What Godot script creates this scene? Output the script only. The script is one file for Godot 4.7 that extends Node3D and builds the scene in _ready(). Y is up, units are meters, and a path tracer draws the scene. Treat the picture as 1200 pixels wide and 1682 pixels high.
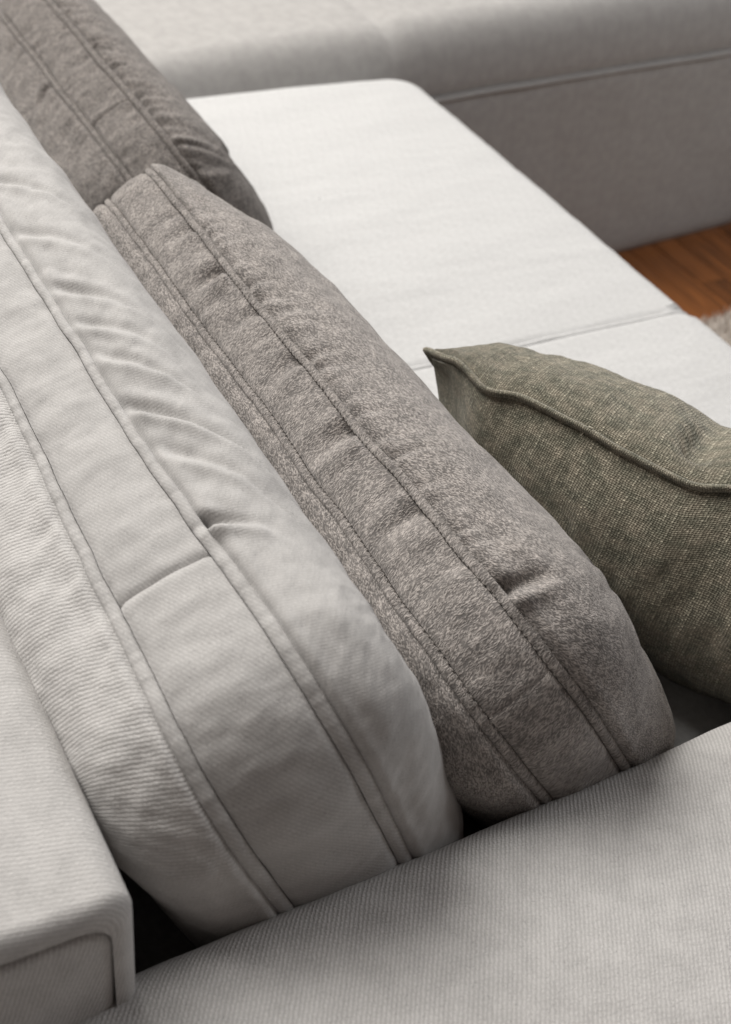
extends Node3D

var rng := RandomNumberGenerator.new()
var lump := FastNoiseLite.new()
var M := {}

func _ready() -> void:
	rng.seed = 7
	lump.seed = 11
	lump.frequency = 1.0
	lump.fractal_octaves = 3
	# ---------------------------------------------------------------- camera
	var cam := Camera3D.new()
	cam.name = "camera"
	cam.keep_aspect = Camera3D.KEEP_HEIGHT
	var lens := CameraAttributesPhysical.new()
	lens.frustum_focal_length = 29.39
	lens.frustum_focus_distance = 1.02
	lens.exposure_aperture = 4.0
	lens.frustum_near = 0.05
	lens.frustum_far = 60.0
	cam.attributes = lens
	cam.transform = Transform3D(Basis(Vector3(0.864, 0.140, 0.484), Vector3(0.236, 0.737, -0.634), Vector3(-0.445, 0.661, 0.604)).orthonormalized(), Vector3(0, 1.43, 0))
	cam.fov = 44.43
	cam.near = 0.05
	cam.far = 60.0
	add_child(cam)
	cam.current = true
	# ---------------------------------------------------------------- light
	var env := Environment.new()
	env.background_mode = Environment.BG_COLOR
	env.background_color = Color(0.535, 0.50, 0.48)
	env.background_energy_multiplier = 0.66
	env.tonemap_mode = Environment.TONE_MAPPER_LINEAR
	env.tonemap_exposure = 1.0
	env.sdfgi_enabled = true
	env.ssao_enabled = true
	env.ssil_enabled = true
	var we := WorldEnvironment.new()
	we.name = "world"
	we.environment = env
	add_child(we)
	area_light("far_window_light", Vector3(-0.45, 3.9, -3.4), Vector3(0.8, 0.5, -0.9), Vector2(3.6, 2.8), 35.0, Color(1.0, 0.99, 0.972))
	area_light("side_window_light", Vector3(3.7, 2.7, -0.3), Vector3(0.7, 0.5, -0.9), Vector2(1.6, 1.8), 4.5, Color(0.97, 0.985, 1.0))
	# ---------------------------------------------------------------- materials
	make_materials()
	# ---------------------------------------------------------------- setting, large things
	build_floor()
	build_rug()
	build_chaise()
	build_sofa()
	# ---------------------------------------------------------------- cushions
	build_back_cushions()
	build_throw_pillow()


func area_light(called: String, at: Vector3, to: Vector3, size: Vector2, energy: float, c: Color) -> void:
	var l := AreaLight3D.new()
	l.name = called
	l.area_size = size
	l.light_energy = energy
	l.light_color = c
	l.shadow_enabled = true
	l.area_range = 14.0
	l.area_attenuation = 2.0
	add_child(l)
	l.look_at_from_position(at, to, Vector3.UP)


# ==================================================================== textures
func noise_bytes(n: int, freq: float, sd: int, oct := 2) -> PackedByteArray:
	var f := FastNoiseLite.new()
	f.seed = sd
	f.frequency = freq
	f.fractal_octaves = oct
	var im := f.get_seamless_image(n, n)
	im.convert(Image.FORMAT_L8)
	return im.get_data()


func tex(n: int, data: PackedByteArray, f: int) -> ImageTexture:
	return ImageTexture.create_from_image(Image.create_from_data(n, n, false, f, data))


func fabric(called: String, tint: Color, col: Texture2D, hgt: Texture2D, tile: float, relief_cm: float, sheen: float, rough := 0.95) -> StandardMaterial3D:
	var m := StandardMaterial3D.new()
	m.resource_name = called
	m.albedo_color = tint.linear_to_srgb()
	m.albedo_texture = col
	m.roughness = rough
	m.metallic_specular = 0.25
	m.uv1_scale = Vector3(1.0 / tile, 1.0 / tile, 1)
	if hgt:
		m.heightmap_enabled = true
		m.heightmap_texture = hgt
		m.heightmap_scale = relief_cm
	if sheen > 0.0:
		m.rim_enabled = true
		m.rim = sheen
		m.rim_tint = 0.5
	return m


# light grey twill: slanting wales broken into short floats, with felted fibres and a few dark hairs
func twill_textures(n: int, ribs: int, strength := 1.0) -> Array:
	var coarse := noise_bytes(n, 0.006, 3, 3)
	var mid := noise_bytes(n, 0.03, 4, 2)
	var fine := noise_bytes(n, 0.22, 5, 2)
	var hb := PackedByteArray()
	hb.resize(n * n)
	var cb := PackedByteArray()
	cb.resize(n * n * 3)
	var lut := PackedFloat32Array()
	lut.resize(256)
	for i in 256:
		lut[i] = 0.5 + 0.5 * cos(TAU * i / 256.0)
	var kx := 256.0 * ribs / n
	var ky := 256.0 * 44.0 / n
	for y in n:
		for x in n:
			var i := y * n + x
			var md := mid[i] - 128
			var ph := x * kx + md * 0.36 + (fine[i] - 128) * 0.55
			var rib: float = lut[int(ph + 2560.0) & 255]
			var k := int((ph + 2688.0) / 256.0)
			var seg: float = lut[int(y * ky + (k & 3) * 64 + 512 + md) & 255]
			var f := fine[i] / 255.0
			var h := (0.24 * rib + 0.36 * seg * rib) * strength + (0.48 + 0.3 * (1.0 - strength)) * f
			hb[i] = int(clampf(h, 0.0, 1.0) * 250.0)
			var c := 0.87 + 0.09 * rib * strength + 0.12 * (f - 0.5) + 0.05 * seg * rib + (coarse[i] - 128) * 0.0003
			var b := int(clampf(c, 0.0, 1.0) * 250.0)
			cb[i * 3] = b
			cb[i * 3 + 1] = b
			cb[i * 3 + 2] = b
	for k in 5200:
		var x0 := rng.randf() * n
		var y0 := rng.randf() * n
		var a := rng.randf() * TAU
		var ln := rng.randi_range(2, 13)
		var dk := rng.randf_range(0.72, 0.93)
		if rng.randf() < 0.35:
			dk = 1.07
		for q in ln:
			var i := (int(y0 + sin(a) * q + n) % n) * n + (int(x0 + cos(a) * q + n) % n)
			for e in 3:
				cb[i * 3 + e] = mini(255, int(cb[i * 3 + e] * dk))
	return [tex(n, cb, Image.FORMAT_RGB8), tex(n, hb, Image.FORMAT_L8)]


# grey-brown brushed pile: short combed fibres laid over each other
func pile_textures(n: int, strokes: int) -> Array:
	var coarse := noise_bytes(n, 0.008, 23, 3)
	var fine := noise_bytes(n, 0.2, 25, 2)
	var h := PackedFloat32Array()
	h.resize(n * n)
	for i in n * n:
		h[i] = 0.02 + 0.22 * fine[i] / 255.0
	for k in strokes:
		var x0 := rng.randf() * n
		var y0 := rng.randf() * n
		var cz: float = (coarse[int(y0) * n + int(x0)] - 128) / 128.0
		var a := cz * 0.22 + rng.randfn(0.0, 0.20)
		var dx := cos(a)
		var dy := sin(a)
		var ln := rng.randi_range(7, 16)
		var top := rng.randf_range(0.35, 1.0)
		var bend := rng.randfn(0.0, 0.012)
		for q in ln:
			var t := float(q) / ln
			var v := top * (0.35 + 0.65 * sin(PI * (0.12 + 0.85 * t)))
			var cx := x0 + dx * q - dy * bend * q * q
			var cy := y0 + dy * q + dx * bend * q * q
			for w in 3:
				var e := (w - 1) * 1.1
				var i := (int(cy + dx * e + 2 * n) % n) * n + (int(cx - dy * e + 2 * n) % n)
				var vv := v if w == 1 else v * 0.72
				if vv > h[i]:
					h[i] = vv
	var hb := PackedByteArray()
	hb.resize(n * n)
	var cb := PackedByteArray()
	cb.resize(n * n * 3)
	for i in n * n:
		var v := clampf(h[i], 0.0, 1.0)
		hb[i] = int(v * 250.0)
		var c := 0.40 + 0.62 * v - 0.10 * v * v + (coarse[i] - 128) * 0.0005
		cb[i * 3] = int(clampf(c, 0, 1) * 250.0)
		cb[i * 3 + 1] = int(clampf(c * 0.975 + 0.008, 0, 1) * 250.0)
		cb[i * 3 + 2] = int(clampf(c * 0.955 + 0.014, 0, 1) * 250.0)
	return [tex(n, cb, Image.FORMAT_RGB8), tex(n, hb, Image.FORMAT_L8)]


# olive basket weave of uneven chenille yarns
func weave_textures(n: int, pitch: int) -> Array:
	var coarse := noise_bytes(n, 0.012, 33, 3)
	var streak := noise_bytes(n, 0.05, 34, 2)
	var fine := noise_bytes(n, 0.25, 35, 2)
	var cells := n / pitch
	var warp := PackedFloat32Array()
	var weft := PackedFloat32Array()
	for k in cells:
		warp.append(rng.randf_range(0.0, 1.0) ** 2.0)
		weft.append(rng.randf_range(0.0, 1.0) ** 2.0)
	var tone := PackedFloat32Array()
	for k in cells * cells:
		tone.append(rng.randf())
	var hb := PackedByteArray()
	hb.resize(n * n)
	var cb := PackedByteArray()
	cb.resize(n * n * 3)
	for y in n:
		for x in n:
			var i := y * n + x
			# the yarns wander a little
			var wx := fposmod(x + (coarse[i] - 128) * 0.030 + (streak[i] - 128) * 0.008, n)
			var wy := fposmod(y + (coarse[(i + 7919) % (n * n)] - 128) * 0.030 - (streak[i] - 128) * 0.008, n)
			var cx := int(wx / pitch) % cells
			var cy := int(wy / pitch) % cells
			var fx := wx / pitch - int(wx / pitch) - 0.5
			var fy := wy / pitch - int(wy / pitch) - 0.5
			var over := (cx + cy) % 2 == 0
			var a := fx if over else fy
			var b := fy if over else fx
			var h := (1.0 - 3.2 * a * a) * (1.0 - 2.0 * b * b)
			var thread: float = warp[cx] if over else weft[cy]
			var st: float = streak[(y if over else x) % n * n + (cx if over else cy) * 7 % n] / 255.0
			var f := fine[i] / 255.0
			h = clampf(0.75 * h + 0.35 * (f - 0.5), 0.0, 1.0)
			hb[i] = int(h * 250.0)
			var v := clampf(0.02 + 0.32 * h + 0.46 * tone[cy * cells + cx] * h + 0.34 * thread * st * (1.5 if over else 0.8) + 0.24 * (f - 0.5) + (coarse[i] - 128) * 0.0011, 0.0, 1.0)
			cb[i * 3] = int((0.335 + 0.65 * v + (coarse[i] - 128) * 0.00012) * 250.0)
			cb[i * 3 + 1] = int((0.325 + 0.64 * v) * 250.0)
			cb[i * 3 + 2] = int((0.28 + 0.59 * v) * 250.0)
	return [tex(n, cb, Image.FORMAT_RGB8), tex(n, hb, Image.FORMAT_L8)]


func wood_texture(n: int) -> ImageTexture:
	var f := FastNoiseLite.new()
	f.seed = 51
	f.frequency = 1.0
	f.fractal_octaves = 4
	var cb := PackedByteArray()
	cb.resize(n * n * 3)
	for y in n:
		for x in n:
			var g := f.get_noise_2d(x * 0.045, y * 0.0035) * 0.8 + f.get_noise_2d(x * 0.22 + 90.0, y * 0.008) * 0.5
			var ring := 0.5 + 0.5 * sin(g * 9.0 + x * 0.03)
			var v := 0.62 + 0.26 * ring + 0.25 * g
			var i := (y * n + x) * 3
			cb[i] = int(clampf(v * 1.02, 0, 1) * 250.0)
			cb[i + 1] = int(clampf(v * 0.95, 0, 1) * 250.0)
			cb[i + 2] = int(clampf(v * 0.86, 0, 1) * 250.0)
	return tex(n, cb, Image.FORMAT_RGB8)


func make_materials() -> void:
	var tw := twill_textures(1024, 64)
	var sf := twill_textures(1024, 88, 0.45)
	var pl := pile_textures(1024, 30000)
	var wv := weave_textures(1024, 8)
	M.light = fabric("light_twill", Color(0.575, 0.558, 0.543), tw[0], tw[1], 0.2, 0.075, 0.5)
	M.far = fabric("far_twill", Color(0.49, 0.473, 0.457), sf[0], sf[1], 0.2, 0.03, 0.4)
	M.soft = fabric("light_felted_twill", Color(0.535, 0.52, 0.507), sf[0], sf[1], 0.2, 0.035, 0.5)
	M.welt = fabric("light_welt", Color(0.60, 0.585, 0.565), tw[0], tw[1], 0.13, 0.05, 0.5)
	M.seat = fabric("seat_twill", Color(0.65, 0.645, 0.638), sf[0], sf[1], 0.06, 0.006, 0.5)
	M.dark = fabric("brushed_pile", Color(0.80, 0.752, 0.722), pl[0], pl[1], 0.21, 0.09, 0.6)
	M.shade = fabric("brushed_pile_shaded", Color(0.56, 0.52, 0.495), pl[0], pl[1], 0.21, 0.10, 0.5)  # same pile as M.dark, with the far cushion's shade put into the tint
	M.green = fabric("olive_weave", Color(0.83, 0.805, 0.80), wv[0], wv[1], 0.255, 0.15, 0.4)
	M.thread = fabric("thread", Color(0.60, 0.58, 0.55), null, null, 1.0, 0.0, 0.0)
	M.dark_thread = fabric("dark_thread", Color(0.22, 0.20, 0.185), null, null, 1.0, 0.0, 0.0)
	M.pale_thread = fabric("pale_thread", Color(0.62, 0.58, 0.48), null, null, 1.0, 0.0, 0.0)
	var wt := wood_texture(512)
	M.wood = []
	for k in 5:
		var m := StandardMaterial3D.new()
		m.resource_name = "floor_wood"
		var v := 0.75 + 0.12 * k
		m.albedo_color = Color(0.37 * v, 0.15 * v, 0.048 * v).linear_to_srgb()
		m.albedo_texture = wt
		m.roughness = 0.38
		m.uv1_scale = Vector3(2.2, 0.8, 1)
		m.uv1_offset = Vector3(0.17 * k, 0.31 * k, 0)
		M.wood.append(m)
	M.sub = fabric("dark_gap", Color(0.03, 0.02, 0.015), null, null, 1.0, 0.0, 0.0)
	M.rug = fabric("rug_pile", Color(0.72, 0.66, 0.60), null, null, 1.0, 0.0, 0.0)
	M.foot = fabric("dark_foot", Color(0.03, 0.025, 0.02), null, null, 1.0, 0.0, 0.0, 0.5)


# ==================================================================== mesh helpers
# a grid of points (rows of nu) made into one smooth surface; outward tells on which side the normals lie
func grid_mesh(p: PackedVector3Array, uv: PackedVector2Array, nu: int, nv: int, closed_u := false, flip := false) -> ArrayMesh:
	var nrm := PackedVector3Array()
	nrm.resize(nu * nv)
	for j in nv:
		var ja := maxi(j - 1, 0) * nu
		var jb := mini(j + 1, nv - 1) * nu
		var r := j * nu
		for i in nu:
			var ia := i - 1
			var ib := i + 1
			if closed_u:
				if ia < 0:
					ia = nu - 2
				if ib > nu - 1:
					ib = 1
			else:
				ia = maxi(ia, 0)
				ib = mini(ib, nu - 1)
			var n := (p[r + ib] - p[r + ia]).cross(p[jb + i] - p[ja + i])
			if flip:
				n = -n
			nrm[r + i] = n.normalized()
	var idx := PackedInt32Array()
	idx.resize((nu - 1) * (nv - 1) * 6)
	var k := 0
	for j in nv - 1:
		for i in nu - 1:
			var a := j * nu + i
			var b := a + 1
			var c := a + nu
			var d := c + 1
			if flip:
				idx[k] = a; idx[k + 1] = b; idx[k + 2] = c; idx[k + 3] = b; idx[k + 4] = d; idx[k + 5] = c
			else:
				idx[k] = a; idx[k + 1] = c; idx[k + 2] = b; idx[k + 3] = b; idx[k + 4] = c; idx[k + 5] = d
			k += 6
	var arr := []
	arr.resize(Mesh.ARRAY_MAX)
	arr[Mesh.ARRAY_VERTEX] = p
	arr[Mesh.ARRAY_NORMAL] = nrm
	arr[Mesh.ARRAY_TEX_UV] = uv
	arr[Mesh.ARRAY_INDEX] = idx
	var me := ArrayMesh.new()
	me.add_surface_from_arrays(Mesh.PRIMITIVE_TRIANGLES, arr)
	return me


func obj(called: String, me: Mesh, m: Material, parent: Node) -> MeshInstance3D:
	var o := MeshInstance3D.new()
	o.name = called
	o.mesh = me
	o.material_override = m
	parent.add_child(o, true)
	return o


func thing(called: String, label: String, category: String, group := "") -> Node3D:
	var o := Node3D.new()
	o.name = called
	add_child(o, true)
	o.set_meta("label", label)
	o.set_meta("category", category)
	if group:
		o.set_meta("group", group)
	return o


# a tube along a path; flat squeezes it along the up vectors, bumps gives the puckers of its stitches
func tube(path: PackedVector3Array, ups: PackedVector3Array, ra: float, rb: float, sides := 8, uvk := 1.0, closed := false) -> ArrayMesh:
	var p := PackedVector3Array()
	var uv := PackedVector2Array()
	var n := path.size()
	var run := 0.0
	for i in n:
		var a: Vector3 = path[maxi(i - 1, 0)]
		var b: Vector3 = path[mini(i + 1, n - 1)]
		if closed and (i == 0 or i == n - 1):
			a = path[n - 2]
			b = path[1]
		var t := (b - a).normalized()
		var u: Vector3 = ups[i]
		u = (u - t * u.dot(t)).normalized()
		var s := t.cross(u)
		if i > 0:
			run += path[i].distance_to(path[i - 1])
		for k in sides + 1:
			var an := TAU * k / sides
			p.append(path[i] + s * cos(an) * ra + u * sin(an) * rb)
			uv.append(Vector2(an * ra, run) * uvk)
	return grid_mesh(p, uv, sides + 1, n, true, true)


func ss(a: float, b: float, x: float) -> float:
	return smoothstep(a, b, x)


# ---- rounded rectangle: eight stretches in turn, from the top edge round by the near end
func rr(seg: int, f: float, hw: float, hh: float, r: float, rf := -1.0, rl := -1.0) -> Array:
	var c := Vector2.ZERO
	var a := 0.0
	if rf < 0.0:
		rf = r
	if rl < 0.0:
		rl = r
	match seg:
		0: return [Vector2(lerpf(-hw + rf, hw - r, f), hh), Vector2(0, 1)]
		1: c = Vector2(hw - r, hh - r); a = PI / 2 * (1.0 - f)
		2: return [Vector2(hw, lerpf(hh - r, -hh + rl, f)), Vector2(1, 0)]
		3: c = Vector2(hw - rl, -hh + rl); a = -PI / 2 * f
		4: return [Vector2(lerpf(hw - rl, -hw + rf, f), -hh), Vector2(0, -1)]
		5: c = Vector2(-hw + rf, -hh + rf); a = -PI / 2 * (1.0 + f)
		6: return [Vector2(-hw, lerpf(-hh + rf, hh - rf, f)), Vector2(-1, 0)]
		7: c = Vector2(-hw + rf, hh - rf); a = PI - PI / 2 * f
	var o := Vector2(cos(a), sin(a))
	return [c + o * (rf if seg > 3 else rl if seg == 3 else r), o]


# ==================================================================== back cushions
# creases: [place along the seam, slant, bend, length, half width, depth]
func crease_depth(list: Array, s: float, a: float) -> float:
	var d := 0.0
	for c in list:
		if a > c[3]:
			continue
		var x: float = (s - c[0] - c[1] * a - c[2] * a * a) / c[4]
		if x < -3.0 or x > 4.5:
			continue
		var t: float = a / c[3]
		d += c[5] * (1.0 - t) * (1.0 - t * t) * smoothstep(-0.004, c[6], a) * (-exp(-x * x) + 0.62 * exp(-(x - 1.5) * (x - 1.5)))
	return d


func random_creases(n: int, s0: float, s1: float, slant: float, bend: float, len0: float, len1: float, amp: float, wide := 1.0) -> Array:
	var out := []
	for k in n:
		out.append([rng.randf_range(s0, s1), slant * rng.randf_range(0.5, 1.4), bend * rng.randf_range(0.4, 1.5), rng.randf_range(len0, len1), rng.randf_range(0.0035, 0.008) * wide, amp * rng.randf_range(0.25, 1.0), 0.006 * wide * wide])
	return out


# d: origin (middle of the top edge, between the seams), lean (deg), w, h, corner, t (band), bulge front/back, welt width
func boxed_cushion(root: Node3D, d: Dictionary) -> void:
	var L := deg_to_rad(d.lean)
	var ax_w := Vector3(0, 0, 1).rotated(Vector3.UP, deg_to_rad(d.get("yaw", 0.0)))
	var ax_h := Vector3(-sin(L), cos(L), 0).rotated(Vector3.UP, deg_to_rad(d.get("yaw", 0.0)))
	var ax_t := Vector3(cos(L), sin(L), 0).rotated(Vector3.UP, deg_to_rad(d.get("yaw", 0.0)))
	var O: Vector3 = d.at
	var hw: float = d.w / 2
	var hh: float = d.h / 2
	var R: float = d.corner
	var Rf: float = d.get("far_corner", d.corner)
	var T: float = d.t
	var cen := O - ax_h * hh
	# samples round the perimeter
	var counts: Array = d.get("counts", [int((d.w - R - Rf) / 0.0028), 84, 40, 10, 24, 10, 30, 60])
	var S := []
	var run := 0.0
	var last := Vector2.INF
	for seg in 8:
		var n: int = counts[seg]
		for k in n:
			var e := rr(seg, float(k) / n, hw, hh, R, Rf)
			if last != Vector2.INF:
				run += last.distance_to(e[0])
			last = e[0]
			S.append([seg, float(k) / n, run])
	run += last.distance_to(rr(0, 0, hw, hh, R, Rf)[0])
	S.append([0, 0.0, run])
	for q in S:
		if q[2] > run * 0.6:
			q[2] -= run      # lengths run on both ways from the far end of the top edge
	var nu := S.size()
	var wob := func(w: float, seed_at: float) -> float:
		return 0.004 * lump.get_noise_2d(w * 5.0, seed_at) + 0.0015 * lump.get_noise_2d(w * 17.0, seed_at + 5.0)
	var sid: float = d.seed
	var place := func(p2: Vector2, o2: Vector2, t: float, off: float) -> Vector3:
		# sag of the whole outline, strongest on the top edge
		var q := p2 + o2 * off
		var top := clampf(p2.y / hh, 0.0, 1.0)
		var sag: float = d.get("sag", 0.0) * top * (1.0 - pow(absf(p2.x) / hw, 2.0))
		var kw: float = 1.0 + d.get("widen", 0.0) * ss(hw - 0.40, hw + 0.06, p2.x)
		var over := maxf(absf(t) - T / 2, 0.0)
		t = signf(t) * (minf(absf(t), T / 2) * kw + over * (1.0 + (kw - 1.0) * (0.35 if t > 0.0 else d.get("back_end", 0.3))))
		return cen + ax_w * q.x + ax_h * (q.y - sag + wob.call(p2.x, sid) * top) + ax_t * (t + 0.6 * wob.call(p2.x, sid + 20.0))
	var welt_w: float = d.welt
	var names := ["front_panel", "back_panel"]
	for side_i in 2:
		var sg := 1.0 if side_i == 0 else -1.0
		var B: float = d.bulge[side_i]
		var D: float = d.depth
		var creases: Array = d.creases[side_i]
		# rings by arc length
		var rings := PackedFloat32Array()
		var ex: float = 2.0 / d.get("full", 2.5)
		var phi := 0.0
		var arc := 0.0
		var was := Vector2.ZERO
		var arcs := PackedFloat32Array()
		var next := 0.0
		for k in 4001:
			phi = PI / 2 * k / 4000.0
			var at2 := Vector2(D * (1.0 - pow(cos(phi), ex)), B * pow(sin(phi), ex))
			arc += was.distance_to(at2)
			was = at2
			if arc >= next or k == 4000:
				rings.append(phi)
				arcs.append(arc)
				next = arc + (0.0011 if arc < 0.012 else (0.0027 if arc < 0.15 else 0.007))
		var nring := rings.size()
		var p := PackedVector3Array()
		var uv := PackedVector2Array()
		var total := nring + 8
		for q in total:
			var ph: float = rings[q] if q < nring else PI / 2
			var din := D * (1.0 - pow(maxf(cos(ph), 0.0), ex))
			var al: float = arcs[q] if q < nring else arc
			if q >= nring:
				var extra: float = (hh - D) * float(q - nring + 1) / 8.0
				din = D + extra
				al = arc + extra
			for j in nu:
				var e := rr(S[j][0], S[j][1], hw - din, hh - din, maxf(R - din, 0.001), maxf(Rf - din, 0.001))
				var e0 := rr(S[j][0], S[j][1], hw, hh, R, Rf)
				var p2: Vector2 = e[0]
				var o2: Vector2 = e0[1]
				var ends := pow(clampf(absf(e0[0].x) / hw, 0.0, 1.0), 4.0)
				var Bj: float = B * (1.0 - d.get("taper", 0.25) * ends)
				if side_i == 0:
					Bj *= 1.0 - d.get("dip", 0.0) * exp(-pow((p2.x - hw + 0.08) / 0.16, 2.0))
					Bj *= 1.0 - d.get("far_taper", 0.0) * ss(-hw + 0.26, -hw, p2.x)
				var b: float = Bj * pow(sin(ph), ex)
				var nl := Vector2(Bj * pow(maxf(cos(ph), 0.0), 2.0 - ex), D * pow(sin(ph), 2.0 - ex)).normalized()
				var s: float = S[j][2]
				var disp: float = -d.get("groove", 1.0) * 0.0034 * exp(-pow(al / 0.0030, 2.0)) + 0.0016 * exp(-pow((al - 0.009) / 0.006, 2.0))
				if al < 0.14:
					disp += crease_depth(creases, s, al)
				disp += 0.0036 * lump.get_noise_3d(s * 9.0, al * 11.0, sid + 40.0 * sg) * ss(0.0, 0.03, al)
				disp += 0.0011 * lump.get_noise_3d(s * 38.0 + al * 20.0, al * 30.0, sid + 70.0 * sg) * ss(0.0, 0.01, al) * (1.0 - ss(0.05, 0.13, al))
				p.append(place.call(p2, o2, sg * (T / 2 + b + nl.y * disp), nl.x * disp))
				uv.append(Vector2(s, al * sg).rotated(d.get("turn", [0.0, 0.0])[side_i]))
		obj(names[side_i], grid_mesh(p, uv, nu, total, true, side_i == 0), d.get("back_mat", d.mat) if side_i == 1 else d.mat, root)
	# the band: split where the corner seams cross it
	var pick := func(seg_a: int, seg_b: int) -> Array:
		var out := []
		for j in nu:
			if S[j][0] >= seg_a and S[j][0] <= seg_b and not (j == nu - 1 and seg_a == 0 and seg_b < 7):
				out.append(j)
		return out
	var i0 := 0
	var starts := [0]
	for seg in 8:
		i0 += counts[seg]
		starts.append(i0)
	# near corner seam a little way into the near corner, far one likewise
	var cut: int = starts[1] + int(counts[1] * d.get("seam_at", 0.06))
	var far_cut: int = starts[7] + int(counts[7] * 0.35)
	var runs := [["end_band", cut, starts[4]], ["bottom_band", starts[4], starts[5]], ["end_band", starts[5], far_cut], ["top_band", far_cut - nu + 1, cut]]
	for r in runs:
		var p := PackedVector3Array()
		var uv := PackedVector2Array()
		var na: int = r[2] - r[1] + 1
		var nb := 30
		var half := T / 2 - welt_w
		for q in nb:
			var f := float(q) / (nb - 1)
			f = f + 0.06 * sin(TAU * f) * -1.0
			var t := lerpf(-half, half, f)
			for jj in na:
				var j: int = r[1] + jj
				if j < 0:
					j += nu - 1
				var e := rr(S[j][0], S[j][1], hw, hh, R, Rf)
				var s: float = S[j][2]
				var ed := minf(t + half, half - t)
				var off: float = d.crown * (1.0 - pow(2.0 * f - 1.0, 2.0))
				off -= d.get("groove", 1.0) * 0.0022 * exp(-pow(ed / 0.0022, 2.0))
				off += crease_depth(d.creases[2], s, half - t) + crease_depth(d.creases[3], s, t + half)
				off += 0.0022 * lump.get_noise_3d(s * 14.0, t * 14.0, sid + 3.0) + 0.0009 * lump.get_noise_3d(s * 40.0, t * 32.0, sid + 9.0)
				# sunk towards the corner seams at both ends
				var es: float = absf(s - S[r[1] if r[1] >= 0 else r[1] + nu - 1][2])
				var ee: float = absf(s - S[r[2]][2])
				var eg := minf(es, ee)
				off -= d.get("seam_depth", 1.0) * (0.0026 * exp(-pow(eg / 0.0022, 2.0)) - 0.0010 * exp(-pow((eg - 0.008) / 0.005, 2.0)))
				p.append(place.call(e[0], e[1], t, off))
				uv.append(Vector2(s, t).rotated(d.get("band_turn", 0.0)))
		obj(r[0], grid_mesh(p, uv, na, nb, false, false), d.mat, root)
	# welted seams: the folded strip on each edge of the band, drawn in at each stitch
	for side_i in 2:
		var sg := 1.0 if side_i == 0 else -1.0
		var p := PackedVector3Array()
		var uv := PackedVector2Array()
		var fine := []
		var step := 0.0014
		# resample the perimeter finely on the top and the near corner
		for j in nu - 1:
			var seg: int = S[j][0]
			var s0: float = S[j][2]
			var s1: float = S[j + 1][2]
			var n := maxi(1, int(round((s1 - s0) / step))) if seg in [0, 1, 2, 7] else 1
			for k in n:
				var f0: float = S[j][1]
				var f1: float = S[j + 1][1] if S[j + 1][0] == seg else 1.0
				fine.append([seg, lerpf(f0, f1, float(k) / n), lerpf(s0, s1, float(k) / n)])
		fine.append([0, 0.0, 0.0])
		var nf := fine.size()
		var nb := 11
		for q in nb:
			var f := float(q) / (nb - 1)
			var t := sg * (T / 2 - welt_w * (1.0 - f)) + sg * 0.0004
			for e3 in fine:
				var e := rr(e3[0], e3[1], hw, hh, R, Rf)
				var s: float = e3[2]
				var st := absf(sin((s + 0.0011 * lump.get_noise_1d(s * 90.0)) / d.stitch * PI)) * (0.65 + 0.5 * lump.get_noise_1d(s * 70.0 + 7.0))
				var pull: float = (1.0 - d.pucker) + d.pucker * st
				var off: float = -0.0024 + (0.0024 + d.welt_h * (1.0 - 0.55 * ss(hw - 0.16, hw, e[0].x))) * pow(sin(PI * f), 0.55) * (pull if f < 0.75 else 1.0)
				off += 0.0009 * lump.get_noise_2d(s * 60.0, sid + 30.0 * sg)
				off += 0.15 * crease_depth(d.creases[side_i], s, 0.002)
				p.append(place.call(e[0], e[1], t, off + 0.0006))
				uv.append(Vector2(s, t).rotated(d.get("band_turn", 0.0)))
		var welt := obj("seam_welt", grid_mesh(p, uv, nf, nb, true, side_i == 1), d.mat, root)
		if not d.get("stitched", true):
			continue
		# the row of stitches along the fold
		var st := SurfaceTool.new()
		st.begin(Mesh.PRIMITIVE_TRIANGLES)
		var t0: float = sg * (T / 2 - welt_w * 0.93)
		var at_s := 0.0
		var k := 0
		while k < nf - 1:
			if fine[k][2] >= at_s and fine[k][0] in [0, 1, 2]:
				var m := mini(k + 3, nf - 1)
				if fine[m][0] == fine[k][0]:
					var ea := rr(fine[k][0], fine[k][1], hw, hh, R, Rf)
					var em := rr(fine[m][0], fine[m][1], hw, hh, R, Rf)
					var rise: float = d.get("rise", -0.0001)
					var a3: Vector3 = place.call(ea[0], ea[1], t0, rise - 0.0006)
					var b3: Vector3 = place.call(em[0], em[1], t0 + 0.0003 * sg, rise - 0.0006)
					var mid: Vector3 = (a3 + b3) / 2 + (place.call(ea[0], ea[1], t0, 0.0008) - place.call(ea[0], ea[1], t0, 0.0))
					var side: Vector3 = ax_t * 0.00055
					for q4 in [[a3, b3]]:
						st.add_vertex(a3); st.add_vertex(mid + side); st.add_vertex(b3)
						st.add_vertex(a3); st.add_vertex(b3); st.add_vertex(mid - side)
						st.add_vertex(a3); st.add_vertex(mid - side); st.add_vertex(mid + side)
						st.add_vertex(b3); st.add_vertex(mid + side); st.add_vertex(mid - side)
				at_s = fine[k][2] + d.stitch
			k += 1
		st.generate_normals()
		var row := obj("stitching", st.commit(), d.get("thread", M.thread), welt)
		row.set_meta("kind", "stuff")


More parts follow.
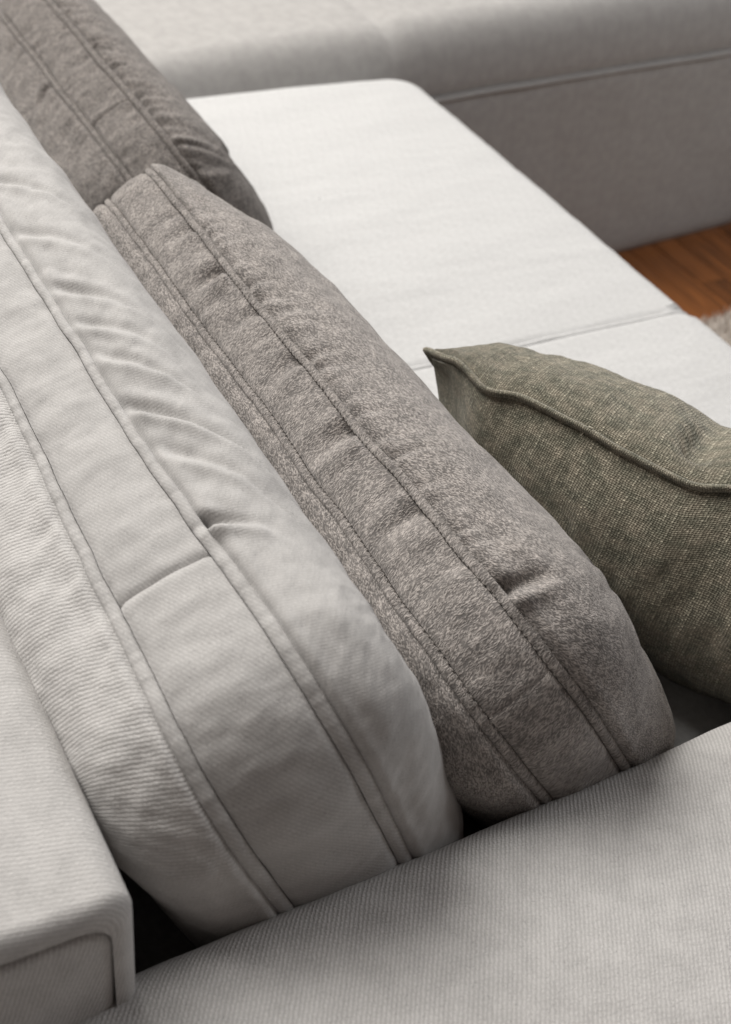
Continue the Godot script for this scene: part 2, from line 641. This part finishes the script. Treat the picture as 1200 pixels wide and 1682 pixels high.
func build_back_cushions() -> void:
	var c1 := thing("back_cushion", "pale grey twill back cushion with welted seams leaning against the sofa back", "cushion", "back cushions on the sofa")
	# places along the seam count from the far end of the top edge (the near corner begins at top)
	var top := 1.08 - 0.10 - 0.10 - 0.02
	var fr := random_creases(12, 0.2, top - 0.02, 0.8, 5.0, 0.05, 0.12, 0.0022, 1.8)
	fr.append_array([[top - 0.058, 0.45, 3.0, 0.06, 0.0070, 0.0125, 0.002], [top - 0.20, 0.9, 4.5, 0.15, 0.010, 0.0100, 0.014], [top - 0.145, 0.9, 5.0, 0.15, 0.010, 0.0060, 0.020], [top - 0.27, 0.9, 4.5, 0.14, 0.010, 0.0085, 0.016], [top - 0.315, 0.8, 4.0, 0.12, 0.009, 0.0060, 0.016], [top - 0.37, 0.8, 4.0, 0.12, 0.010, 0.0075, 0.014], [top - 0.46, 0.8, 4.0, 0.12, 0.010, 0.0060, 0.014], [top - 0.56, 0.8, 4.0, 0.12, 0.010, 0.0070, 0.014]])
	var bk := random_creases(20, 0.55, 1.1, 0.5, 2.0, 0.04, 0.09, 0.0016, 1.4)
	boxed_cushion(c1, {
		"at": Vector3(0.2475, 0.820, -0.928), "lean": 23.0, "back_end": -0.6, "stitched": false, "dip": 0.26, "widen": 0.40, "w": 1.092, "h": 0.36, "corner": 0.10, "far_corner": 0.10, "t": 0.073, "bulge": [0.080, 0.098], "depth": 0.115, "full": 2.9, "taper": 0.0, "seed": 1.0,
		"welt": 0.0080, "groove": 0.85, "welt_h": 0.0003, "crown": 0.004, "stitch": 0.006, "pucker": 0.05, "mat": M.soft, "back_mat": M.light, "turn": [0.25, 0.32], "band_turn": 1.2, "seam_at": -0.28,
		"creases": [fr, bk, random_creases(14, 0.3, 0.9, 0.2, 0.0, 0.012, 0.025, 0.0008), random_creases(14, 0.3, 0.9, 0.2, 0.0, 0.012, 0.025, 0.0008)]})
	var c2 := thing("back_cushion", "grey-brown brushed cushion in the middle, leaning on the pale cushion beside the olive pillow", "cushion", "back cushions on the sofa")
	top = 0.775 - 0.11 - 0.07
	fr = random_creases(40, 0.07, top, 0.35, 3.0, 0.02, 0.06, 0.0030)
	fr.append_array([[top + 0.04, 0.2, 3.0, 0.055, 0.008, 0.0130, 0.002], [top - 0.33, 0.3, 3.0, 0.07, 0.009, 0.0045, 0.01]])
	var bf := random_creases(26, 0.06, top, 0.1, 0.0, 0.02, 0.045, 0.0030)
	bf.append_array([[top - 0.17, 0.15, 0.0, 0.060, 0.011, 0.0120, 0.001], [top - 0.06, 0.1, 0.0, 0.055, 0.012, 0.0075, 0.004], [top - 0.27, 0.15, 0.0, 0.055, 0.011, 0.0085, 0.003], [top - 0.42, 0.1, 0.0, 0.055, 0.011, 0.0110, 0.003], [top - 0.35, 0.1, 0.0, 0.045, 0.010, 0.0070, 0.003], [top - 0.50, 0.1, 0.0, 0.045, 0.010, 0.0060, 0.003]])
	boxed_cushion(c2, {
		"at": Vector3(0.446, 0.784, -0.7755), "lean": 34.0, "widen": 0.24, "far_taper": 0.58, "thread": M.dark_thread, "w": 0.789, "h": 0.37, "corner": 0.11, "far_corner": 0.07, "t": 0.060, "bulge": [0.072, 0.066], "depth": 0.110, "full": 2.4, "taper": 0.06, "seed": 2.0,
		"welt": 0.0070, "welt_h": 0.0004, "crown": 0.003, "stitch": 0.0052, "pucker": 0.30, "mat": M.dark, "turn": [-0.3, 0.3], "band_turn": 1.3, "seam_at": 0.55, "seam_depth": 0.3, "groove": 0.9,
		"creases": [fr, random_creases(14, 0.07, 0.6, 0.3, 2.0, 0.02, 0.05, 0.0015), bf, random_creases(10, 0.06, 0.55, 0.1, 0.0, 0.02, 0.035, 0.0014)]})
	var c3 := thing("back_cushion", "grey-brown brushed cushion at the far end, partly hidden behind the middle cushion", "cushion", "back cushions on the sofa")
	fr = random_creases(34, 0.08, 0.55, 0.5, 4.0, 0.04, 0.09, 0.0058, 1.3)
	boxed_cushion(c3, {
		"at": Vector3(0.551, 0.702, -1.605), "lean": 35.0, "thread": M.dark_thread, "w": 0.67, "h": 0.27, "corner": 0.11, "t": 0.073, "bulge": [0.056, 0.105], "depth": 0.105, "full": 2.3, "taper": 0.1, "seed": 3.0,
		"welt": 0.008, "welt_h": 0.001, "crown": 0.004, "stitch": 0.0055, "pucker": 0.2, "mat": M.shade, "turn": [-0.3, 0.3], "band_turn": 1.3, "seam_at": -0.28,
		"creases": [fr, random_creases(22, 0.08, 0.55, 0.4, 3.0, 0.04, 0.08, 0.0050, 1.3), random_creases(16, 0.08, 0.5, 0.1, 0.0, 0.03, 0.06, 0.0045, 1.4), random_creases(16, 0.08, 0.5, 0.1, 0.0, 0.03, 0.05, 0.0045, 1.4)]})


# ==================================================================== olive pillow
func build_throw_pillow() -> void:
	var root := thing("throw_pillow", "olive green woven throw pillow with a piped edge standing on the seat", "pillow")
	# the corner that points at the middle cushion, the way along the upper edge, and the way down
	var tip := Vector3(0.612, 0.772, -0.782)
	var e := (Vector3(0.752, 0.770, -0.480) - tip).normalized()
	var dn := Vector3(0.56, -0.74, -0.36)
	dn = (dn - e * dn.dot(e)).normalized()
	var nrm := e.cross(dn)          # towards the middle cushion
	if nrm.x > 0:
		nrm = -nrm
	var se := 0.56
	var s := 0.41
	var cen := tip + e * (se / 2 - 0.009) + dn * (s / 2 - 0.008)
	var pos := func(u: float, v: float, side: float) -> Vector3:
		# drawn-in edges, pointed corners
		var cu := u * (1.0 - 0.055 * (1.0 - v * v) * absf(u))
		var cv := v * (1.0 - 0.055 * (1.0 - u * u) * absf(v))
		var kc := 1.0 - 0.62 * maxf(absf(u) + absf(v) - 1.84, 0.0)
		cu *= kc
		cv *= kc
		var f := (1.0 - pow(absf(u), 2.4)) * (1.0 - pow(absf(v), 2.4))
		var th := (0.140 if side > 0.0 else 0.098) * pow(maxf(f, 0.0), 0.50 if side > 0.0 else 0.44)
		# the corner is drawn flat
		var cd := Vector2((u + 1.0) * 1.3, v + 1.0).length()
		th *= lerpf(0.10 if side > 0.0 else 0.22, 1.0, ss(0.04, 0.52 if side > 0.0 else 0.36, cd))
		var wr := 0.0
		if f > 0.0:
			var a := minf(1.0 - absf(u), 1.0 - absf(v))
			wr = 0.006 * lump.get_noise_3d(u * 2.2, v * 2.2, 9.0 + side) * ss(0.0, 0.2, a)
			wr += 0.0035 * lump.get_noise_3d(u * 9.0, v * 3.0, 19.0 + side) * ss(0.0, 0.05, a) * (1.0 - ss(0.2, 0.7, a))
		# the dent of a hand in the middle of the upper edge
		if side < 0.0:
			th -= 0.030 * exp(-pow((u + 0.02 + 0.10 * (v + 1.0)) / 0.055, 2.0)) * exp(-(v + 1.0) / 0.25) * ss(-1.0, -0.93, v)
		# edge wave: the upper edge dips just after the ear
		var dip := exp(-pow((u + 0.70) / 0.07, 2.0)) * (1.0 - ss(-1.0, -0.6, v))
		var p := cen + e * cu * se / 2 + dn * cv * s / 2 + nrm * side * (th + wr)
		p -= nrm * 0.022 * ss(0.0, 0.22, u) * (1.0 - ss(-1.0, -0.5, v)) * (1.0 - ss(0.4, 1.0, u))
		p += nrm * 0.010 * dip - dn * 0.002 * dip
		p += nrm * 0.003 * lump.get_noise_2d(u * 2.0, v * 2.0)
		return p
	for k in 2:
		var side := 1.0 if k == 0 else -1.0
		var n := 150
		var p := PackedVector3Array()
		var uv := PackedVector2Array()
		for j in n + 1:
			# points crowd towards the edges
			var v := sin((2.0 * j / n - 1.0) * PI / 2)
			for i in n + 1:
				var u := sin((2.0 * i / n - 1.0) * PI / 2)
				p.append(pos.call(u, v, side))
				uv.append(Vector2((2.0 * i / n - 1.0) * 0.33, (2.0 * j / n - 1.0) * 0.25))
		obj("front_panel" if k == 1 else "back_panel", grid_mesh(p, uv, n + 1, n + 1, false, k == 1), M.green, root)
	# piping
	var path := PackedVector3Array()
	var ups := PackedVector3Array()
	var n := 160
	for sidei in 4:
		for i in n:
			var f := 2.0 * i / n - 1.0
			var u: float = [f, 1.0, -f, -1.0][sidei]
			var v: float = [-1.0, f, 1.0, -f][sidei]
			var r := 1.0
			# round the four corners a little
			var k := maxf(absf(u) + absf(v) - 1.88, 0.0)
			r = 1.0 - 0.02 * k
			path.append(pos.call(u * r, v * r, 0.0) + (e * u * absf(u) + dn * v * absf(v)).normalized() * 0.003)
			ups.append(nrm)
	path.append(path[0])
	ups.append(nrm)
	obj("piping", tube(path, ups, 0.0058, 0.0034, 10, 1.0, true), M.green, root)
	var knot: Vector3 = pos.call(-0.35, -0.985, 0.0) - dn * 0.006
	loose_thread(root, knot, (e * 0.5 + Vector3.UP * 0.6).normalized(), -dn, 0.008, M.pale_thread)
	loose_thread(root, knot, (nrm - e * 0.4).normalized(), dn, 0.012, M.pale_thread)


# a little curl of thread
func loose_thread(parent: Node3D, at: Vector3, toward: Vector3, side: Vector3, ln: float, m: Material) -> void:
	var path := PackedVector3Array()
	var ups := PackedVector3Array()
	for k in 13:
		var f := k / 12.0
		path.append(at + toward * ln * f + side * ln * 0.35 * sin(f * 2.6) + Vector3.UP * ln * 0.2 * sin(f * 5.0))
		ups.append(Vector3(0.3, 1, 0.2))
	obj("loose_thread", tube(path, ups, 0.0006, 0.0006, 5), m, parent)


# ==================================================================== sofa
# a slab with soft upper edges: rings from the foot of its sides up to the middle of its top
func slab(hw: float, hh: float, R: float, Rl: float, y0: float, y1: float, ew: float, eh: float, crown: float, counts: Array, seed_at: float, joint: float, rough := 0.0012) -> ArrayMesh:
	var S := []
	for seg in 8:
		for k in counts[seg]:
			S.append([seg, float(k) / counts[seg]])
	S.append([0, 0.0])
	var p := PackedVector3Array()
	var uv := PackedVector2Array()
	var rows := []
	for k in 6:
		rows.append([0.0, lerpf(y0, y1 - eh, k / 6.0), 0.0])
	for k in 17:
		var a := PI / 2 * k / 16.0
		rows.append([ew * (1.0 - cos(a)), y1 - eh + eh * sin(a), 0.0])
	for k in 60:
		var f := (k + 1) / 60.0
		rows.append([lerpf(ew, hh, f), y1, f])
	for r in rows:
		for q in S:
			var e := rr(q[0], q[1], hw - r[0], hh - r[0], maxf(R - r[0], 0.001), maxf(0.03 - r[0], 0.001), maxf(Rl - r[0], 0.001))
			var c: Vector2 = e[0]
			var y: float = r[1] + crown * r[2] * (2.0 - r[2])
			# at the joint with its neighbour the edge is tight
			var tight: float = ss(0.2, 0.95, e[1].y * joint) * (1.0 - ss(0.0, 0.12, r[2])) * (1.0 - ss(hw - 0.045, hw - 0.012, c.x))
			if r[2] == 0.0 and r[1] > y1 - eh - 0.001:
				y = lerpf(y, y1 - 0.007 + (r[1] - y1 + eh) / eh * 0.007, tight)
				c.y += joint * tight * r[0] * 0.72
			y += rough * 2.6 * lump.get_noise_3d(c.x * 3.0, c.y * 8.0, seed_at) * ss(y1 - eh, y1, r[1])
			y += rough * 0.8 * lump.get_noise_3d(c.x * 5.0, c.y * 26.0, seed_at + 4.0) * ss(y1 - eh, y1, r[1])
			p.append(Vector3(c.x, y, -c.y))
			uv.append(Vector2(c.x, c.y - (y1 - r[1])))
	return grid_mesh(p, uv, S.size(), rows.size(), true, true)


func build_sofa() -> void:
	var root := thing("sofa", "pale grey upholstered sofa with a padded arm, low back and two pale seat cushions", "sofa")
	# seat base
	var bm := BoxMesh.new()
	bm.size = Vector3(1.10, 0.36, 1.52)
	var base := obj("seat_base", bm, M.light, root)
	base.position = Vector3(0.72, 0.12, -1.145)
	# two seat cushions with the seam between them
	var cs := [190, 24, 120, 24, 60, 16, 40, 16]
	var far_c := obj("seat_cushion", slab(0.566, 0.4185, 0.075, 0.008, 0.301, 0.497, 0.05, 0.045, 0.007, cs, 1.0, -1.0), M.seat, root)
	far_c.position = Vector3(0.757, 0, -1.4955)
	var near_c := obj("seat_cushion", slab(0.566, 0.346, 0.008, 0.05, 0.301, 0.497, 0.045, 0.03, 0.007, cs, 2.0, 1.0), M.seat, root)
	near_c.position = Vector3(0.757, 0, -0.7275)
	# welt in the joint
	var path := PackedVector3Array()
	var ups := PackedVector3Array()
	for k in 120:
		var f := k / 119.0
		var x := lerpf(0.25, 1.312, f)
		var y := 0.4915
		if x > 1.273:
			y -= 0.045 * (1.0 - sqrt(maxf(0.0, 1.0 - pow((x - 1.273) / 0.05, 2.0))))
		path.append(Vector3(x, y + 0.0012 * lump.get_noise_1d(x * 9.0), -1.0755 + 0.003 * lump.get_noise_1d(x * 4.0 + 30.0)))
		ups.append(Vector3.UP)
	obj("seam_welt", tube(path, ups, 0.005, 0.0045, 10), M.seat, root)
	# arm: a rounded profile drawn out along the width of the sofa
	var prof := [Vector2(-0.388, -0.02), Vector2(-0.390, 0.30), Vector2(-0.390, 0.60)]
	for k in 13:
		var a := PI - PI / 2 * k / 12.0
		prof.append(Vector2(-0.335 + 0.055 * cos(a), 0.602 + 0.050 * sin(a)))
	for k in 40:
		var f := (k + 1) / 40.0
		prof.append(Vector2(lerpf(-0.335, -0.08, f), 0.652 + 0.012 * sin(PI * f)))
	for k in 12:
		var a := PI / 2 - PI / 2 * (k + 1) / 12.0
		prof.append(Vector2(-0.08 + 0.06 * cos(a), 0.602 + 0.050 * sin(a)))
	prof.append(Vector2(-0.02, 0.30))
	prof.append(Vector2(-0.02, -0.02))
	var p := PackedVector3Array()
	var uv := PackedVector2Array()
	var nx := 260
	var run := 0.0
	for j in prof.size():
		if j > 0:
			run += prof[j].distance_to(prof[j - 1])
		for i in nx:
			var x := lerpf(-0.18, 1.33, float(i) / (nx - 1))
			var q: Vector2 = prof[j]
			var up := ss(0.45, 0.62, q.y)
			var dy := up * (0.003 * lump.get_noise_2d(x * 4.0, q.x * 6.0 + 3.0) + 0.0006 * lump.get_noise_2d(x * 16.0, q.x * 22.0 + 8.0))
			var dz := up * 0.003 * lump.get_noise_2d(x * 4.0 + 50.0, 2.0)
			p.append(Vector3(x, q.y + dy, q.x + dz))
			uv.append(Vector2(x, run).rotated(-0.617))
	obj("armrest", grid_mesh(p, uv, nx, prof.size(), false, true), M.light, root)
	build_back(root)


func build_back(root: Node3D) -> void:
	# the back rail: rounded profile across, drawn out along the sofa, closed by an end face with an inset panel
	var x0 := -0.16
	var x1 := 0.157
	var yt := 0.769
	var r := 0.023
	var zn := -0.363
	var prof := [Vector2(x1 + 0.007, 0.0), Vector2(x1 + 0.007, 0.3), Vector2(x1 + 0.005, 0.62), Vector2(x1, yt - r)]
	for k in 10:
		var a := PI / 2 * (k + 1) / 10.0
		prof.append(Vector2(x1 - r + r * cos(a), yt - r + r * sin(a)))
	for k in 24:
		var f := (k + 1) / 24.0
		prof.append(Vector2(lerpf(x1 - r, x0 + r, f), yt + 0.006 * sin(PI * f)))
	for k in 10:
		var a := PI / 2 + PI / 2 * (k + 1) / 10.0
		prof.append(Vector2(x0 + r + r * cos(a), yt - r + r * sin(a)))
	prof.append(Vector2(x0, 0.3))
	prof.append(Vector2(x0, 0.0))
	var p := PackedVector3Array()
	var uv := PackedVector2Array()
	var zs := []
	for k in 9:
		zs.append([zn - 0.014 * (1.0 - sin(PI / 2 * k / 8.0)) + 0.014, 0.012 * (1.0 - cos(PI / 2 * (8 - k) / 8.0)) * 1.0])
	# first rows turn the edge inwards to the end face, then the long run
	var rows := [[zn + 0.004, 0.016]]
	for k in 9:
		var a := PI / 2 * k / 8.0
		rows.append([zn + 0.004 - 0.012 * (1.0 - cos(a)), 0.012 * (1.0 - sin(a))])
	for k in 90:
		rows.append([lerpf(zn - 0.010, -2.0, (k + 1) / 90.0), 0.0])
	var run := 0.0
	var c := Vector2((x0 + x1) / 2, 0.4)
	for j in rows.size():
		if j > 0:
			run += absf(rows[j][0] - rows[j - 1][0]) + absf(rows[j][1] - rows[j - 1][1])
		var along := 0.0
		for i in prof.size():
			var q: Vector2 = prof[i]
			if i > 0:
				along += q.distance_to(prof[i - 1])
			var inn: Vector2 = Vector2(signf(c.x - q.x) * ss(0.0, 0.12, absf(c.x - q.x)), -ss(0.5, 0.76, q.y)) * rows[j][1]
			var n := 0.003 * lump.get_noise_2d(q.x * 8.0, rows[j][0] * 5.0) * ss(0.70, 0.77, q.y)
			p.append(Vector3(q.x + inn.x, q.y + inn.y + n, rows[j][0]))
			uv.append(Vector2(along, run).rotated(1.35))
	var back := obj("backrest", grid_mesh(p, uv, prof.size(), rows.size(), false, true), M.light, root)
	# end panel: rounded rectangle, a little proud in its middle and sunk at its seam
	var hw := (x1 - x0) / 2 - 0.011
	var hh := 0.38
	var S := []
	var counts := [60, 24, 60, 4, 10, 4, 20, 16]
	for seg in 8:
		for k in counts[seg]:
			S.append([seg, float(k) / counts[seg]])
	S.append([0, 0.0])
	p = PackedVector3Array()
	uv = PackedVector2Array()
	var rings := [0.0, 0.0006, 0.0014, 0.0024, 0.004, 0.006, 0.009, 0.014, 0.022, 0.035, 0.05, 0.07, 0.1, 0.135]
	for d in rings:
		for q in S:
			var e := rr(q[0], q[1], hw - d, hh - d, maxf(0.022 - d, 0.002))
			var z: float = zn + 0.003 - 0.007 * exp(-d / 0.0026) + 0.008 * ss(0.0, 0.1, d)
			var v: Vector2 = e[0] + Vector2((x0 + x1) / 2, yt - 0.025 - hh)
			p.append(Vector3(v.x, v.y, z))
			uv.append(v.rotated(0.3))
	obj("end_panel", grid_mesh(p, uv, S.size(), rings.size(), true, true), M.light, back)


# ==================================================================== far section, floor, rug
func build_chaise() -> void:
	var root := thing("chaise_section", "wide grey upholstered sofa section with a long piped seam across the far end", "chaise")
	root.position = Vector3(1.0, 0, -1.905)
	root.rotation.y = deg_to_rad(5.0)
	var nx := 160
	var xa := -1.2
	var xb := 2.6
	var top := func(x: float) -> float:
		return 0.545 + 0.03 * clampf(x, -0.4, 1.4)
	# lower front
	var p := PackedVector3Array()
	var uv := PackedVector2Array()
	for j in 30:
		var f := j / 29.0
		for i in nx:
			var x := lerpf(xa, xb, float(i) / (nx - 1))
			var y := lerpf(-0.088, 0.412, f)
			var z := 0.0 - 0.012 * exp(-(y + 0.088) / 0.012) - 0.005 * exp(-(0.412 - y) / 0.010) + 0.004 * lump.get_noise_2d(x * 3.0, y * 3.0)
			p.append(Vector3(x, y, z))
			uv.append(Vector2(x, y))
	obj("front_panel", grid_mesh(p, uv, nx, 30, false, true), M.far, root)
	# cushion: front edge above the seam, a soft shoulder and the top
	p = PackedVector3Array()
	uv = PackedVector2Array()
	var prof := []
	for k in 8:
		prof.append(Vector2(-0.006 + 0.006 * sin(PI / 2 * k / 7.0), 0.414 + 0.025 * k / 7.0))
	for k in 22:
		var a := PI / 2 * (k + 1) / 22.0
		prof.append(Vector2(-0.075 * (1.0 - cos(a)), 0.439 + 0.106 * sin(a)))
	for k in 40:
		prof.append(Vector2(-0.075 - 1.1 * (k + 1) / 40.0, 0.545 + 0.015 * sin(PI * (k + 1) / 40.0)))
	var run := 0.0
	for j in prof.size():
		if j > 0:
			run += prof[j].distance_to(prof[j - 1])
		for i in nx:
			var x := lerpf(xa, xb, float(i) / (nx - 1))
			var q: Vector2 = prof[j]
			var k: float = (q.y - 0.414) / 0.131
			var y: float = q.y + k * (top.call(x) - 0.545) + k * 0.004 * lump.get_noise_2d(x * 4.0, q.x * 4.0)
			# the seam that joins the two top panels
			var g := exp(-pow((x - 0.30) / 0.016, 2.0)) * k
			p.append(Vector3(x, y - 0.013 * g, q.x))
			uv.append(Vector2(x, run))
	obj("top_cushion", grid_mesh(p, uv, nx, prof.size(), false, true), M.far, root)
	var path := PackedVector3Array()
	var ups := PackedVector3Array()
	for i in nx:
		var x := lerpf(xa, xb, float(i) / (nx - 1))
		path.append(Vector3(x, 0.412 + 0.004 * lump.get_noise_1d(x * 2.0), -0.002 + 0.003 * lump.get_noise_1d(x * 3.0 + 9.0)))
		ups.append(Vector3(0, 1, 0))
	obj("piping", tube(path, ups, 0.008, 0.0065, 12), M.far, root)


func build_floor() -> void:
	var root := Node3D.new()
	root.name = "floor"
	add_child(root)
	root.set_meta("kind", "structure")
	var b := BoxMesh.new()
	b.size = Vector3(12, 0.06, 12)
	var sub := obj("underfloor", b, M.sub, root)
	sub.position = Vector3(1, -0.142, -1)
	var shapes := []
	var wd := 0.082
	for ln in [1.0, 1.25, 0.8]:
		var p := PackedVector3Array()
		var uv := PackedVector2Array()
		var xs := [[-wd / 2 + 0.0006, -0.016], [-wd / 2 + 0.0006, -0.0018], [-wd / 2 + 0.0024, 0.0], [wd / 2 - 0.0024, 0.0], [wd / 2 - 0.0006, -0.0018], [wd / 2 - 0.0006, -0.016]]
		for z in [-ln / 2 + 0.0005, ln / 2 - 0.0005]:
			for x in xs:
				p.append(Vector3(x[0], x[1], z))
				uv.append(Vector2(x[0], z))
		shapes.append([ln, grid_mesh(p, uv, xs.size(), 2, false, false)])
	for k in 32:
		var x := 1.05 + wd * k
		var z := -2.35 + rng.randf_range(-0.5, 0.0)
		while z < 0.7:
			var s = shapes[rng.randi() % 3]
			var o := obj("plank", s[1], M.wood[rng.randi() % 5], root)
			o.position = Vector3(x, -0.095 + rng.randf_range(-0.0006, 0.0006), z + s[0] / 2)
			z += s[0]


func build_rug() -> void:
	var root := thing("rug", "fluffy beige rug on the wooden floor beside the sofa", "rug")
	root.position = Vector3(2.75, -0.094, -1.05)
	root.rotation.y = deg_to_rad(3.0)
	var b := BoxMesh.new()
	b.size = Vector3(1.6, 0.010, 1.3)
	var back := obj("rug_backing", b, M.rug, root)
	back.position.y = 0.006
	var st := SurfaceTool.new()
	st.begin(Mesh.PRIMITIVE_TRIANGLES)
	for k in 3:
		var a := TAU * k / 3.0
		var o := Vector3(cos(a), 0, sin(a)) * 0.0022
		var q := Vector3(-sin(a), 0, cos(a)) * 0.0026
		var lean := Vector3(cos(a + 0.5), 0, sin(a + 0.5)) * 0.010
		st.add_vertex(o - q); st.add_vertex(o + lean * 0.5 + q + Vector3.UP * 0.014); st.add_vertex(o + q)
		st.add_vertex(o - q); st.add_vertex(o + lean + Vector3.UP * 0.024); st.add_vertex(o + lean * 0.5 + q + Vector3.UP * 0.014)
	st.generate_normals()
	var mm := MultiMesh.new()
	mm.transform_format = MultiMesh.TRANSFORM_3D
	mm.mesh = st.commit()
	var n := 26000
	mm.instance_count = n
	for i in n:
		var x := rng.randf_range(-0.805, 0.805)
		var z := rng.randf_range(-0.655, 0.655)
		var sc := rng.randf_range(0.7, 1.4)
		mm.set_instance_transform(i, Transform3D(Basis(Vector3.UP, rng.randf() * TAU).scaled(Vector3(sc, sc * rng.randf_range(0.7, 1.2), sc)), Vector3(x, 0.010, z)))
	var pile := MultiMeshInstance3D.new()
	pile.name = "rug_pile"
	pile.multimesh = mm
	pile.material_override = M.rug
	pile.set_meta("kind", "stuff")
	root.add_child(pile)
